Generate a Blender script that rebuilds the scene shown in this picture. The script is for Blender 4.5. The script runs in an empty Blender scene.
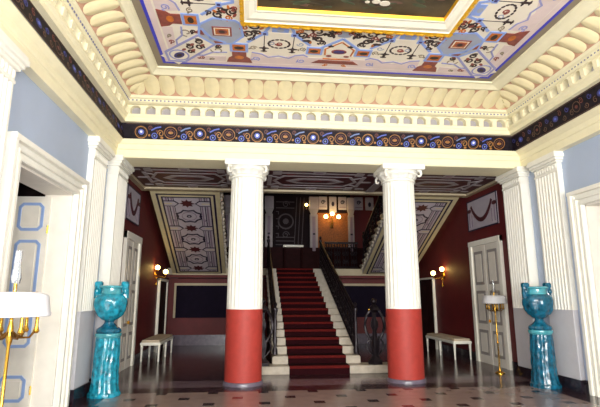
import bpy, bmesh, math, random
from mathutils import Vector
random.seed(7)
PI = math.pi
S = bpy.context.scene
COL = S.collection

# ------------------------------------------------------------------ materials
def lin(c):
    c /= 255.0
    return c / 12.92 if c <= 0.04045 else ((c + 0.055) / 1.055) ** 2.4
def mat(name, rgb, rough=0.6, metal=0.0, var=0.06, scale=6.0, bump=0.0, spec=0.5, emit=None, estr=0.0, stretch=(1, 1, 1), coat=0.0):
    m = bpy.data.materials.new(name); m.use_nodes = True
    nt = m.node_tree; N = nt.nodes; L = nt.links
    b = N['Principled BSDF']
    base = [lin(c) for c in rgb]
    tc = N.new('ShaderNodeTexCoord'); mp = N.new('ShaderNodeMapping'); mp.inputs['Scale'].default_value = stretch
    L.new(tc.outputs['Object'], mp.inputs['Vector'])
    nz = N.new('ShaderNodeTexNoise'); nz.inputs['Scale'].default_value = scale; nz.inputs['Detail'].default_value = 5
    L.new(mp.outputs['Vector'], nz.inputs['Vector'])
    cr = N.new('ShaderNodeValToRGB')
    cr.color_ramp.elements[0].position = 0.3; cr.color_ramp.elements[1].position = 0.7
    cr.color_ramp.elements[0].color = [max(0, c * (1 - var)) for c in base] + [1]
    cr.color_ramp.elements[1].color = [min(1, c * (1 + var)) for c in base] + [1]
    L.new(nz.outputs['Fac'], cr.inputs['Fac']); L.new(cr.outputs['Color'], b.inputs['Base Color'])
    b.inputs['Roughness'].default_value = rough; b.inputs['Metallic'].default_value = metal
    b.inputs['Specular IOR Level'].default_value = spec
    b.inputs['Coat Weight'].default_value = coat
    if bump:
        bp = N.new('ShaderNodeBump'); bp.inputs['Strength'].default_value = bump; bp.inputs['Distance'].default_value = 0.02
        L.new(nz.outputs['Fac'], bp.inputs['Height']); L.new(bp.outputs['Normal'], b.inputs['Normal'])
    if emit:
        b.inputs['Emission Color'].default_value = [lin(c) for c in emit] + [1]; b.inputs['Emission Strength'].default_value = estr
    return m
M = {}
def dm(k, *a, **kw): M[k] = mat(k, *a, **kw)
dm('white_plaster', (240, 238, 228), 0.45, var=0.03)
dm('cream_plaster', (238, 230, 196), 0.5, var=0.03)
dm('leaf_cream', (236, 222, 178), 0.5, var=0.05)
dm('cove_ochre', (206, 160, 130), 0.6, var=0.12)
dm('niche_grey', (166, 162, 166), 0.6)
dm('dot_blue', (120, 120, 150), 0.6)
dm('blue_wall', (170, 184, 208), 0.55, var=0.03, scale=2)
dm('lavender_dado', (206, 204, 208), 0.5, var=0.03)
dm('red_dado', (168, 54, 44), 0.6, var=0.1, scale=9)
dm('red_wall', (98, 20, 25), 0.6, var=0.12, scale=3)
dm('hall_cream', (190, 176, 146), 0.5)
dm('black_marble', (40, 32, 40), 0.2, var=0.5, scale=8)
dm('taupe', (142, 128, 106), 0.6)
dm('ceil_cream', (234, 224, 204), 0.6, var=0.03)
dm('ceil_pink', (220, 200, 194), 0.6, var=0.05)
dm('ceil_blue', (52, 54, 190), 0.5)
dm('ceil_sky', (140, 164, 222), 0.5)
dm('ceil_greyblue', (150, 150, 196), 0.5)
dm('ceil_steel', (158, 164, 180), 0.5)
dm('ceil_orange', (190, 104, 34), 0.5, var=0.25, scale=14)
dm('ceil_maroon', (136, 64, 54), 0.5, var=0.25, scale=12)
dm('ceil_black', (52, 34, 34), 0.6)
dm('ceil_navy', (52, 44, 110), 0.5)
dm('fr_base', (26, 19, 28), 0.6, var=0.5, scale=14, spec=.2)
dm('fr_dim', (84, 58, 44), 0.6, var=0.3)
dm('fr_navy', (54, 56, 120), 0.6, var=0.2)
dm('fr_gold', (160, 108, 46), 0.5, var=0.3, scale=20)
dm('fr_blue', (84, 100, 190), 0.5)
dm('fr_paleblue', (110, 130, 180), 0.5)
dm('fr_red', (96, 44, 36), 0.5)
dm('fr_white', (226, 226, 240), 0.5)
dm('gilt', (226, 170, 34), 0.35, metal=0.35, var=0.15, scale=20)
dm('frame_white', (250, 244, 222), 0.5, var=0.03)
dm('canvas_dark', (74, 62, 42), 0.6, var=0.7, scale=2.2)
dm('canvas_green', (70, 78, 56), 0.6, var=0.4)
dm('canvas_rose', (112, 82, 70), 0.6, var=0.4)
dm('canvas_cloud', (226, 216, 196), 0.6)
dm('gal_maroon', (70, 22, 30), 0.5, var=0.2)
dm('gal_grey', (168, 160, 164), 0.5)
dm('gal_red', (104, 36, 40), 0.5)
dm('sof_grey', (184, 176, 186), 0.5)
dm('sof_cream', (204, 192, 154), 0.5)
dm('sof_navy', (30, 20, 52), 0.5)
dm('sof_mauve', (140, 122, 140), 0.5)
dm('sof_red', (74, 20, 32), 0.5)
dm('stone', (176, 165, 148), 0.45, var=0.12, scale=9)
dm('carpet', (38, 7, 12), 0.95, var=0.2, scale=30, spec=0.1)
dm('carpet_nosing_lit', (92, 24, 22), 0.9, var=0.2, scale=30, spec=0.1)
dm('iron', (34, 26, 32), 0.4, metal=0.4, var=0.3)
dm('brass', (214, 164, 62), 0.22, metal=0.9, var=0.15)
dm('bronze', (120, 84, 36), 0.35, metal=0.8, var=0.15)
dm('glaze', (30, 140, 164), 0.1, var=0.6, scale=13, coat=0.4, bump=0.35)
dm('glaze_dark', (18, 90, 116), 0.1, var=0.6, scale=13, coat=0.4, bump=0.35)
dm('glaze_rim', (74, 156, 168), 0.1, var=0.2, scale=9, coat=0.6)
dm('lamp_white', (206, 206, 210), 0.35, var=0.02)
dm('globe', (255, 226, 150), 0.3, emit=(255, 214, 120), estr=14)
dm('bench_white', (250, 247, 234), 0.35, var=0.03)
dm('bench_fabric', (206, 190, 166), 0.9, var=0.1, scale=20)
dm('door_paint', (238, 232, 220), 0.4, var=0.04)
dm('door_grey', (160, 152, 146), 0.45, var=0.05)
dm('door_blue', (150, 176, 224), 0.45)
dm('dark_door', (44, 13, 16), 0.7, var=0.2, spec=.15)
dm('orange_wall', (134, 76, 30), 0.7, var=0.45, scale=26)
dm('dark_panel', (22, 14, 34), 0.7, var=0.15, spec=.1)
dm('dark_paint', (30, 19, 25), 0.75, var=0.2, spec=.15)
dm('dim_grey', (64, 54, 62), 0.6)
dm('beyond', (60, 40, 40), 0.8)
dm('marble_grey', (104, 94, 108), 0.25, var=0.2, scale=7)
dm('ceil_plain', (150, 140, 140), 0.7)
g = bpy.data.materials.new('chimney_glass'); g.use_nodes = True
pb = g.node_tree.nodes['Principled BSDF']; pb.inputs['Base Color'].default_value = (0.95, 0.97, 1, 1)
pb.inputs['Transmission Weight'].default_value = 0.95; pb.inputs['Roughness'].default_value = 0.05
M['chimney_glass'] = g

def floor_material():
    m = bpy.data.materials.new('floor_tiles'); m.use_nodes = True
    nt = m.node_tree; N = nt.nodes; L = nt.links; b = N['Principled BSDF']
    tc = N.new('ShaderNodeTexCoord'); sp = N.new('ShaderNodeSeparateXYZ'); L.new(tc.outputs['Object'], sp.inputs[0])
    def mt(op, a, c=None, d=None):
        n = N.new('ShaderNodeMath'); n.operation = op
        for i, x in enumerate((a, c, d)):
            if x is None: continue
            if isinstance(x, (int, float)): n.inputs[i].default_value = x
            else: L.new(x, n.inputs[i])
        return n.outputs[0]
    def mix(fac, c1, c2):
        n = N.new('ShaderNodeMix'); n.data_type = 'RGBA'
        L.new(fac, n.inputs[0])
        for i, c in ((6, c1), (7, c2)):
            if isinstance(c, tuple): n.inputs[i].default_value = [lin(x) for x in c] + [1]
            else: L.new(c, n.inputs[i])
        return n.outputs[2]
    X, Y = sp.outputs[0], sp.outputs[1]
    p = 0.85
    def cell(off):
        fx = mt('ABSOLUTE', mt('SUBTRACT', mt('FRACT', mt('ADD', mt('DIVIDE', mt('SUBTRACT', X, -0.2 + off), p), 100.5)), 0.5))
        fy = mt('ABSOLUTE', mt('SUBTRACT', mt('FRACT', mt('ADD', mt('DIVIDE', mt('SUBTRACT', Y, 8.07 + off), p), 100.5)), 0.5))
        return mt('LESS_THAN', mt('MAXIMUM', fx, fy), 0.1), fx, fy
    d1, fx, fy = cell(0.0); d2, _, _ = cell(p / 2)
    dot = mt('MAXIMUM', d1, d2)
    # grout of the diagonally laid tiles
    gr = mt('LESS_THAN', mt('ABSOLUTE', mt('SUBTRACT', mt('ABSOLUTE', mt('SUBTRACT', fx, fy)), 0.0)), 0.008)
    nz = N.new('ShaderNodeTexNoise'); nz.inputs['Scale'].default_value = 5; nz.inputs['Detail'].default_value = 6
    L.new(tc.outputs['Object'], nz.inputs['Vector'])
    tile = mix(nz.outputs['Fac'], (124, 105, 102), (150, 130, 123))
    tile = mix(gr, tile, (132, 116, 116))
    tile = mix(dot, tile, (40, 30, 36))
    hall = mix(nz.outputs['Fac'], (54, 32, 36), (82, 52, 54))
    dark = mix(nz.outputs['Fac'], (44, 28, 34), (62, 42, 46))
    grey = mix(nz.outputs['Fac'], (96, 80, 88), (124, 104, 110))
    c = mix(mt('GREATER_THAN', Y, 8.58), tile, dark)
    c = mix(mt('GREATER_THAN', Y, 9.02), c, grey)
    c = mix(mt('GREATER_THAN', Y, 9.72), c, dark)
    c = mix(mt('GREATER_THAN', Y, 10.1), c, hall)
    inr = mt('MULTIPLY', mt('GREATER_THAN', X, -2.32), mt('LESS_THAN', X, 5.22))
    inr = mt('MAXIMUM', inr, mt('GREATER_THAN', Y, 9.02))
    c = mix(inr, dark, c)
    L.new(c, b.inputs['Base Color'])
    rr = mt('ADD', mt('MULTIPLY', nz.outputs['Fac'], 0.14), 0.1)
    L.new(rr, b.inputs['Roughness']); b.inputs['Specular IOR Level'].default_value = 0.45
    return m
M['floor_tiles'] = floor_material()

# ------------------------------------------------------------------ mesh builder
class MB:
    def __init__(s): s.v = []; s.f = []; s.m = []; s.mats = []
    def mi(s, k):
        if k not in s.mats: s.mats.append(k)
        return s.mats.index(k)
    def add(s, vs, fs, k):
        o = len(s.v); s.v += [tuple(x) for x in vs]; i = s.mi(k)
        for f in fs: s.f.append([o + j for j in f]); s.m.append(i)
    def box(s, x0, x1, y0, y1, z0, z1, k):
        s.add([(x, y, z) for z in (z0, z1) for y in (y0, y1) for x in (x0, x1)],
              [(0, 2, 3, 1), (4, 5, 7, 6), (0, 1, 5, 4), (2, 6, 7, 3), (0, 4, 6, 2), (1, 3, 7, 5)], k)
    def bbox(s, x0, x1, y0, y1, z0, z1, k, b=0.01):      # box with chamfered edges
        bm = bmesh.new()
        bmesh.ops.create_cube(bm, size=1)
        for v in bm.verts: v.co = Vector(((x0 + x1) / 2 + v.co.x * (x1 - x0), (y0 + y1) / 2 + v.co.y * (y1 - y0), (z0 + z1) / 2 + v.co.z * (z1 - z0)))
        bmesh.ops.bevel(bm, geom=bm.edges[:], offset=b, segments=2, affect='EDGES')
        bm.verts.index_update()
        s.add([v.co[:] for v in bm.verts], [[v.index for v in f.verts] for f in bm.faces], k); bm.free()
    def lathe(s, prof, c, k, seg=24, rf=None, caps=True):
        n = len(prof); vs = []
        for (r, z) in prof:
            for j in range(seg):
                a = 2 * PI * j / seg; q = r * (rf(a, z) if rf else 1)
                vs.append((c[0] + q * math.cos(a), c[1] + q * math.sin(a), c[2] + z))
        fs = [(i * seg + j, i * seg + (j + 1) % seg, (i + 1) * seg + (j + 1) % seg, (i + 1) * seg + j) for i in range(n - 1) for j in range(seg)]
        if caps: fs += [tuple(range(seg))[::-1], tuple((n - 1) * seg + j for j in range(seg))]
        s.add(vs, fs, k)
    def tube(s, pts, r, k, seg=8):
        pts = [Vector(p) for p in pts]; vs = []; n = len(pts)
        up = Vector((0.31, 0.17, 0.93)).normalized()
        for i, p in enumerate(pts):
            t = (pts[min(i + 1, n - 1)] - pts[max(i - 1, 0)]).normalized()
            a = t.cross(up)
            if a.length < 1e-3: a = t.cross(Vector((1, 0, 0)))
            a.normalize(); b = t.cross(a)
            rr = r[i] if isinstance(r, (list, tuple)) else r
            for j in range(seg):
                q = 2 * PI * j / seg; vs.append(p + a * rr * math.cos(q) + b * rr * math.sin(q))
        fs = [(i * seg + j, i * seg + (j + 1) % seg, (i + 1) * seg + (j + 1) % seg, (i + 1) * seg + j) for i in range(n - 1) for j in range(seg)]
        fs += [tuple(range(seg))[::-1], tuple((n - 1) * seg + j for j in range(seg))]
        s.add(vs, fs, k)
    def ball(s, c, r, k, sx=1, sy=1, sz=1, seg=14):
        n = 8
        prof = [(max(1e-4, math.sin(PI * i / n)) , -math.cos(PI * i / n)) for i in range(n + 1)]
        vs = [(c[0] + r * sx * q * math.cos(2 * PI * j / seg), c[1] + r * sy * q * math.sin(2 * PI * j / seg), c[2] + r * sz * z) for (q, z) in prof for j in range(seg)]
        fs = [(i * seg + j, i * seg + (j + 1) % seg, (i + 1) * seg + (j + 1) % seg, (i + 1) * seg + j) for i in range(n) for j in range(seg)]
        s.add(vs, fs, k)
    # flat painted / raised decoration on a surface P(u, v, h)
    def poly(s, P, pts, k, h=0.004):
        n = len(pts)
        vs = [P(u, v, h) for u, v in pts] + [P(u, v, 0) for u, v in pts]
        s.add(vs, [tuple(range(n))] + [(i, i + n, (i + 1) % n + n, (i + 1) % n) for i in range(n)], k)
    def rect(s, P, u, v, w, hh, k, h=0.004): s.poly(P, [(u - w / 2, v - hh / 2), (u + w / 2, v - hh / 2), (u + w / 2, v + hh / 2), (u - w / 2, v + hh / 2)], k, h)
    def oval(s, P, u, v, a, b, k, h=0.004, n=16, rot=0):
        c, q = math.cos(rot), math.sin(rot)
        s.poly(P, [(u + a * math.cos(2 * PI * i / n) * c - b * math.sin(2 * PI * i / n) * q, v + a * math.cos(2 * PI * i / n) * q + b * math.sin(2 * PI * i / n) * c) for i in range(n)], k, h)
    def line(s, P, pts, w, k, h=0.004, closed=False):
        n = len(pts); A = []; B = []
        for i in range(n):
            if closed: p0, p1 = pts[i - 1], pts[(i + 1) % n]
            else: p0, p1 = pts[max(i - 1, 0)], pts[min(i + 1, n - 1)]
            p = pts[i]
            def nrm(a, b):
                dx, dy = b[0] - a[0], b[1] - a[1]; l = math.hypot(dx, dy) or 1; return (-dy / l, dx / l)
            n1 = nrm(p0, p) if p0 != p else nrm(p, p1); n2 = nrm(p, p1) if p1 != p else n1
            nx, ny = n1[0] + n2[0], n1[1] + n2[1]; l2 = nx * nx + ny * ny
            if l2 < 0.3: nx, ny, l2 = n1[0] * 2, n1[1] * 2, 4
            f = w / l2
            A.append((p[0] + nx * f, p[1] + ny * f)); B.append((p[0] - nx * f, p[1] - ny * f))
        m = n if closed else n - 1
        for i in range(m):
            j = (i + 1) % n
            s.poly(P, [A[i], A[j], B[j], B[i]], k, h)
    def ring(s, P, u, v, r, w, k, h=0.004, n=16, b=None, rot=0):
        b = b or r
        s.line(P, [(u + r * math.cos(rot + 2 * PI * i / n), v + b * math.sin(rot + 2 * PI * i / n)) for i in range(n)], w, k, h, True)
    def curl(s, P, u, v, r, k, w=0.02, h=0.004, turns=1.4, a0=0.0, d=1, n=14):
        s.line(P, [(u + r * (1 - .75 * i / n) * math.cos(a0 + d * turns * 2 * PI * i / n), v + r * (1 - .75 * i / n) * math.sin(a0 + d * turns * 2 * PI * i / n)) for i in range(n + 1)], w, k, h)
    def build(s, name, parent=None, smooth=False, kind=None, label=None, cat=None, group=None, ang=35):
        me = bpy.data.meshes.new(name)
        o = bpy.data.objects.new(name, me); COL.objects.link(o)
        off = Vector((0, 0, 0))
        if parent is not None: o.parent = parent; off = wloc(parent)
        if parent is None and label:      # origin at the base of a thing
            xs = [p[0] for p in s.v]; ys = [p[1] for p in s.v]; zs = [p[2] for p in s.v]
            off = Vector(((min(xs) + max(xs)) / 2, (min(ys) + max(ys)) / 2, min(zs))); o.location = off
        me.from_pydata([Vector(p) - off for p in s.v], [], s.f)
        for k in s.mats: me.materials.append(M[k])
        me.polygons.foreach_set('material_index', s.m)
        bm = bmesh.new(); bm.from_mesh(me); bmesh.ops.recalc_face_normals(bm, faces=bm.faces[:]); bm.to_mesh(me); bm.free()
        if smooth:
            for p in me.polygons: p.use_smooth = True
            me.set_sharp_from_angle(angle=math.radians(ang))
        tag(o, label, cat, group, kind)
        return o
def wloc(o):
    v = Vector((0, 0, 0))
    while o is not None: v = v + o.location; o = o.parent
    return v
def tag(o, label=None, cat=None, group=None, kind=None):
    if label: o['label'] = label
    if cat: o['category'] = cat
    if group: o['group'] = group
    if kind: o['kind'] = kind
    return o
def thing(name, label, cat, loc, group=None):
    o = bpy.data.objects.new(name, None); COL.objects.link(o); o.location = loc; o.empty_display_size = 0.1
    return tag(o, label, cat, group)
def dup(o, loc=None, label=None, group=None, parent=None, rotz=None, scale=None):
    c = o.copy(); COL.objects.link(c)
    if parent is not None: c.parent = parent
    for ch in list(o.children): dup(ch, parent=c)
    if loc is not None: c.location = loc
    if rotz is not None: c.rotation_euler = (0, 0, rotz)
    if scale is not None: c.scale = scale
    if label: c['label'] = label
    if group: c['group'] = group
    return c
def box_struct(name, boxes, smooth=False):
    b = MB()
    for t in boxes: b.box(*t)
    return b.build(name, kind='structure')

# ------------------------------------------------------------------ dimensions
WL, WR = -2.80, 5.72          # front room side walls
HL, HR = -2.86, 5.80          # stair hall side walls
YF = -1.7                     # window wall behind the camera
YB0, YB1 = 9.0, 9.66          # beam
ZB = 4.25                     # beam soffit
YW = 16.62                    # wall under the landing
YL = 18.7                     # wall behind the landing
ZL = 2.56                     # landing
XC = 1.45
DY0, DY1, DZ, CW = 5.57, 7.42, 3.17, .27
CZ = 5.62

# ------------------------------------------------------------------ floor and walls
b = MB(); b.box(-5.0, 8.0, YF - .3, 19.2, -0.2, 0.0, 'floor_tiles'); b.build('floor', kind='structure')
def side_wall(name, x0, x1, m):
    box_struct(name, [(x0, x1, YF, DY0, 0, 4.95, m), (x0, x1, DY1, YB1, 0, 4.95, m), (x0, x1, DY0, DY1, DZ, 4.95, m)])
side_wall('wall_left', WL - .4, WL, 'blue_wall'); side_wall('wall_right', WR, WR + .4, 'blue_wall')
box_struct('wall_left_side_room', [(-4.95, -4.75, 4, 10, 0, 4, 'beyond'), (-4.75, WL - .4, 3.9, 4.1, 0, 4, 'beyond'), (-4.75, WL - .42, 9.5, 9.66, 0, 4, 'beyond'), (-4.95, WL - .4, 3.9, 9.66, 4.0, 4.1, 'beyond')])
box_struct('wall_right_side_room', [(7.8, 7.99, 4, 10, 0, 4, 'beyond'), (WR + .4, 7.8, 3.9, 4.1, 0, 4, 'beyond'), (WR + .42, 7.8, 9.5, 9.66, 0, 4, 'beyond'), (WR + .4, 7.99, 3.9, 9.66, 4.0, 4.1, 'beyond')])
# window wall behind the camera: three tall windows
wx = [-1.05, XC, 3.95]; ww = 0.75; wz0, wz1 = 0.7, 4.3
bx = [(WL - .4, WR + .4, YF - .4, YF, 0, wz0, 'blue_wall'), (WL - .4, WR + .4, YF - .4, YF, wz1, 5.9, 'blue_wall')]
xs = [WL - .4] + [q for x in wx for q in (x - ww, x + ww)] + [WR + .4]
for i in range(0, len(xs), 2): bx.append((xs[i], xs[i + 1], YF - .4, YF, wz0, wz1, 'blue_wall'))
box_struct('wall_front', bx)
for i, x in enumerate(wx):
    w = MB()
    for q in (x - ww + .04, x, x + ww - .04): w.box(q - .035, q + .035, YF - .25, YF - .18, wz0, wz1, 'white_plaster')
    for k in range(6):
        z = wz0 + .035 + k * (wz1 - wz0 - .07) / 5; w.box(x - ww, x + ww, YF - .24, YF - .19, z - .03, z + .03, 'white_plaster')
    w.build('window_%d' % (i + 1), kind='structure')
# hall walls
box_struct('wall_hall_left', [(HL - .3, HL, YB1, YL + .3, 0, 7.6, 'red_wall')])
box_struct('wall_hall_right', [(HR, HR + .3, YB1, YL + .3, 0, 7.6, 'red_wall')])
box_struct('wall_under_landing', [(HL, HR, YW, YW + .15, 0, 2.22, 'red_wall')])
box_struct('wall_over_beam', [(WL - .35, WR + .35, YB1 - .3, YB1, 4.56, 7.6, 'dark_paint')])
box_struct('ceiling_stairwell', [(HL - .3, HR + .3, YB1, YL + .3, 7.6, 7.8, 'ceil_plain')])
box_struct('floor_landing', [(HL, HR, YW - .32, YL, 2.34, ZL, 'stone')])

# ------------------------------------------------------------------ the mouldings of the front room: profile points (left x, right x, back y, z)
def strip(name, prof, k, ks=None, smooth=False, front=True):
    b = MB(); n = len(prof)
    vs = []
    for (l, r, y, z) in prof:
        yf = YF + (YB0 - y) if front else YF
        vs += [(l, yf, z), (l, y, z), (r, y, z), (r, yf, z)]
    for i in range(n - 1):
        kk = ks[i] if ks else k
        a = i * 4; c = a + 4
        b.add([vs[a], vs[a + 1], vs[c + 1], vs[c]], [(0, 1, 2, 3)], kk)
        b.add([vs[a + 1], vs[a + 2], vs[c + 2], vs[c + 1]], [(0, 1, 2, 3)], kk)
        b.add([vs[a + 2], vs[a + 3], vs[c + 3], vs[c + 2]], [(0, 1, 2, 3)], kk)
        b.add([vs[a + 3], vs[a], vs[c], vs[c + 3]], [(0, 1, 2, 3)], kk)
    return b
# architrave
pa = [(WL, WR, 9.02, 4.262), (-2.66, 5.58, 8.985, 4.262), (-2.66, 5.58, 8.985, 4.40), (-2.635, 5.555, 8.965, 4.415), (-2.635, 5.555, 8.965, 4.51),
      (-2.60, 5.52, 8.94, 4.53), (-2.54, 5.45, 8.91, 4.585), (-2.54, 5.45, 8.91, 4.605), (-2.62, 5.52, 9.03, 4.606)]
b = strip('t', pa, 'cream_plaster')
b.box(WL - .05, WR + .05, 9.0, YB1, ZB, 4.62, 'cream_plaster')
b.build('trim_1', kind='structure')
# painted frieze
FR0, FR1 = (-2.53, 5.44, 9.0, 4.60), (-2.59, 5.38, 8.88, 4.92)
b = strip('t', [FR0, FR1], 'fr_base')
def lerp(a, c, t): return tuple(x + (y - x) * t for x, y in zip(a, c))
def Pback(u, v, h): l = lerp(FR0, FR1, v); return (u, l[2] - h, l[3])
def Pleft(u, v, h): l = lerp(FR0, FR1, v); return (l[0] + h, u, l[3])
def Pright(u, v, h): l = lerp(FR0, FR1, v); return (l[1] - h, u, l[3])
def frieze(P, a, c, side=False):
    n = round((c - a) / (0.57)); st = (c - a) / n; hv = 0.3
    def Q(u, v, h): return P(u, .5 + v / hv, h)
    b.line(Q, [(a, -.135), (c, -.135)], .01, 'fr_dim', .003); b.line(Q, [(a, .135), (c, .135)], .01, 'fr_dim', .003)
    for i in range(n):
        u = a + (i + .5) * st
        if side:
            if i % 2 == 0: b.oval(Q, u, 0, .07, .05, 'fr_navy', .004); b.oval(Q, u, .0, .03, .022, 'fr_blue', .006, 8)
            else: b.ring(Q, u, 0, .09, .012, 'fr_dim', .004, 14, .08); b.oval(Q, u, 0, .035, .025, 'fr_red', .006, 8)
            for q in range(4): b.curl(Q, u + (-.23, -.13, .13, .24)[q], (-.06, .05, -.05, .05)[q], .05, ('fr_dim', 'fr_red', 'fr_dim', 'fr_navy')[q], .012, .005, 1.2, q, 1 if q % 2 else -1)
            continue
        if i % 2 == 0:
            b.ring(Q, u, -.005, .115, .014, 'fr_gold', .004, 18, .1); b.ring(Q, u, 0, .09, .008, 'fr_dim', .004, 18, .08); b.oval(Q, u, 0, .055, .048, 'fr_blue', .005); b.oval(Q, u, .003, .026, .022, 'fr_white', .007, 10)
        else:
            b.ring(Q, u, 0, .12, .012, 'fr_gold', .004, 18, .1); b.ring(Q, u, 0, .08, .01, 'fr_red', .005, 16, .062)
            b.oval(Q, u, 0, .05, .024, 'fr_gold', .006); b.oval(Q, u, .03, .022, .016, 'fr_red', .008, 8)
        m = u + st / 2
        if i < n - 1:
            b.ring(Q, m - .03, -.06, .05, .016, 'fr_blue', .004, 12, .045); b.oval(Q, m - .03, -.06, .018, .018, 'fr_paleblue', .006, 8)
            b.line(Q, [(m - .09, .03), (m - .0, .075), (m + .1, .095)], .022, 'fr_paleblue' if i % 2 else 'fr_blue', .005)
            b.curl(Q, m + .09, -.02, .065, 'fr_gold', .016, .005, 1.3, PI, -1); b.curl(Q, m - .11, .07, .04, 'fr_red', .015, .006, 1.2, 0, 1)
            b.oval(Q, m - .13, -.055, .022, .02, 'fr_gold', .005, 8); b.oval(Q, m + .11, -.09, .03, .02, 'fr_gold', .006, 8)
            b.oval(Q, m + .02, .02, .022, .02, 'fr_red', .007, 8)
frieze(Pback, -2.5, 5.4); frieze(Pleft, 0.5, 8.9, True); frieze(Pright, 0.5, 8.9, True)
b.build('trim_2', kind='structure')
# cornice with arcaded band and a row of small blue beads
c0 = (-2.59, 5.38, 8.88, 4.92)
pc = [c0, (-2.50, 5.30, 8.82, 4.925), (-2.50, 5.30, 8.82, 5.0), (-2.46, 5.25, 8.80, 5.03), (-2.46, 5.25, 8.80, 5.075), (-2.57, 5.36, 8.91, 5.08),
      (-2.57, 5.36, 8.91, 5.25), (-2.44, 5.22, 8.72, 5.255), (-2.42, 5.20, 8.67, 5.275), (-2.42, 5.20, 8.67, 5.325), (-2.38, 5.16, 8.62, 5.34), (-2.36, 5.13, 8.59, 5.38)]
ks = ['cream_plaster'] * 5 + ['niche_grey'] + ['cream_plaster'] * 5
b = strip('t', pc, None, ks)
def arcade(P, a, c):
    n = round((c - a) / .287); st = (c - a) / n
    z0, z1 = 5.075, 5.255; w = st * .33
    for i in range(n):
        u = a + (i + .5) * st
        # arched opening cut through a plate 11 cm deep
        arch = [(u - w, z0)] + [(u + w * math.cos(PI - PI * j / 8), 5.17 + .075 * math.sin(PI * j / 8)) for j in range(9)] + [(u + w, z0)]
        L0 = [(u - st / 2, z0)] + [(u - st / 2 + st * j / 8, z1) for j in range(9)] + [(u + st / 2, z0)]
        for j in range(10):
            q = [arch[j], arch[j + 1], L0[j + 1], L0[j]]
            b.add([P(x, z, 0) for x, z in q], [(0, 1, 2, 3)], 'cream_plaster')
            b.add([P(arch[j][0], arch[j][1], 0), P(arch[j + 1][0], arch[j + 1][1], 0), P(arch[j + 1][0], arch[j + 1][1], -.11), P(arch[j][0], arch[j][1], -.11)], [(0, 1, 2, 3)], 'cream_plaster')
        # little rounded console between the arches
        for sgn in (-1, 1):
            e = u + sgn * st / 2
            b.add([P(e - sgn * .045, 5.08, 0), P(e, 5.08, 0), P(e, 5.08, .015), P(e - sgn * .045, 5.08, .015), P(e - sgn * .045, 5.2, 0), P(e, 5.2, 0), P(e, 5.2, .03), P(e - sgn * .045, 5.2, .03)],
                  [(0, 1, 2, 3), (4, 5, 6, 7), (2, 3, 7, 6), (0, 3, 7, 4), (1, 2, 6, 5)], 'cream_plaster')
    nb = round((c - a) / .075)
    for i in range(nb):
        u = a + (i + .5) * (c - a) / nb
        b.poly(lambda x, z, h: P(x, z, h + .04), [(u - .016, 5.29), (u + .016, 5.29), (u + .016, 5.312), (u - .016, 5.312)], 'dot_blue', .012)
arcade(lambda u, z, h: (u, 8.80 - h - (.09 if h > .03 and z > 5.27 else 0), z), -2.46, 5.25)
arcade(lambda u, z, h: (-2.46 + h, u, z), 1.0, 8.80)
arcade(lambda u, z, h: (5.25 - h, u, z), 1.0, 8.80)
b.build('trim_3', kind='structure')
# cove with a row of big leaves
cv0, cv1 = (-2.36, 5.13, 8.59, 5.38), (-1.88, 4.70, 8.06, 5.57)
def cove(t):       # concave quarter
    a = t * PI / 2; sx = 1 - math.cos(a); sz = math.sin(a)
    sx = .55 * sx + .45 * t; sz = .55 * sz + .45 * t
    return (cv0[0] + (cv1[0] - cv0[0]) * sx, cv0[1] + (cv1[1] - cv0[1]) * sx, cv0[2] + (cv1[2] - cv0[2]) * sx, cv0[3] + (cv1[3] - cv0[3]) * sz)
b = strip('t', [cove(i / 10) for i in range(11)], 'cove_ochre')
def leaves(f, rng, u0, sp, n):       # f(u, t, h); rng(t): mitre limits along the side
    NT, NS = 12, 8
    for i in range(n):
        uc = u0 + (i + .5) * sp
        vs = []; fs = []
        for j in range(NT + 1):
            q = j / NT; t = .03 + .94 * q; lo, hi = rng(t)
            wv = .52 * (1 - abs(2 * q - 1) ** 3.6) ** .55 if 0 < j < NT else .12
            wv = max(wv, .1) * (.93 + .07 * q)
            for k in range(NS + 1):
                e = -1 + 2 * k / NS
                h = .04 * (1 - e * e) ** .8 * math.sin(PI * (.1 + .8 * q)) + .004 + .008 * (abs(e) < .2)
                u = uc + wv * e * .985 * sp
                if u < lo or u > hi: u = min(max(u, lo), hi); h = .004
                vs.append(f(u, t, h))
        if max(p[0] for p in vs) - min(p[0] for p in vs) < .02 and max(p[1] for p in vs) - min(p[1] for p in vs) < .02: continue
        for j in range(NT):
            for k in range(NS):
                a = j * (NS + 1) + k; fs.append((a, a + 1, a + NS + 2, a + NS + 1))
        b.add(vs, fs, 'leaf_cream')
def fback(u, t, h): p = cove(t); return (u, p[2] - h * .6, p[3] - h * .8)
def fleft(u, t, h): p = cove(t); return (p[0] + h * .6, u, p[3] - h * .8)
def fright(u, t, h): p = cove(t); return (p[1] - h * .6, u, p[3] - h * .8)
leaves(fback, lambda t: cove(t)[:2], -2.36, 7.49 / 27, 27)
ry = lambda t: (YF + (YB0 - cove(t)[2]), cove(t)[2])
leaves(fleft, ry, YF + .41, (8.59 - YF - .41) / 36, 36); leaves(fright, ry, YF + .41, (8.59 - YF - .41) / 36, 36)
b.build('trim_4', kind='structure', smooth=True, ang=50)
pm = [cv1, (-1.90, 4.72, 8.08, 5.545), (-1.86, 4.68, 8.03, 5.535), (-1.83, 4.60, 7.98, 5.56), (-1.79, 4.53, 7.92, 5.585), (-1.75, 4.46, 7.86, 5.59), (-1.74, 4.45, 7.85, 5.63)]
strip('t', pm, 'cream_plaster').build('trim_5', kind='structure')

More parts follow.
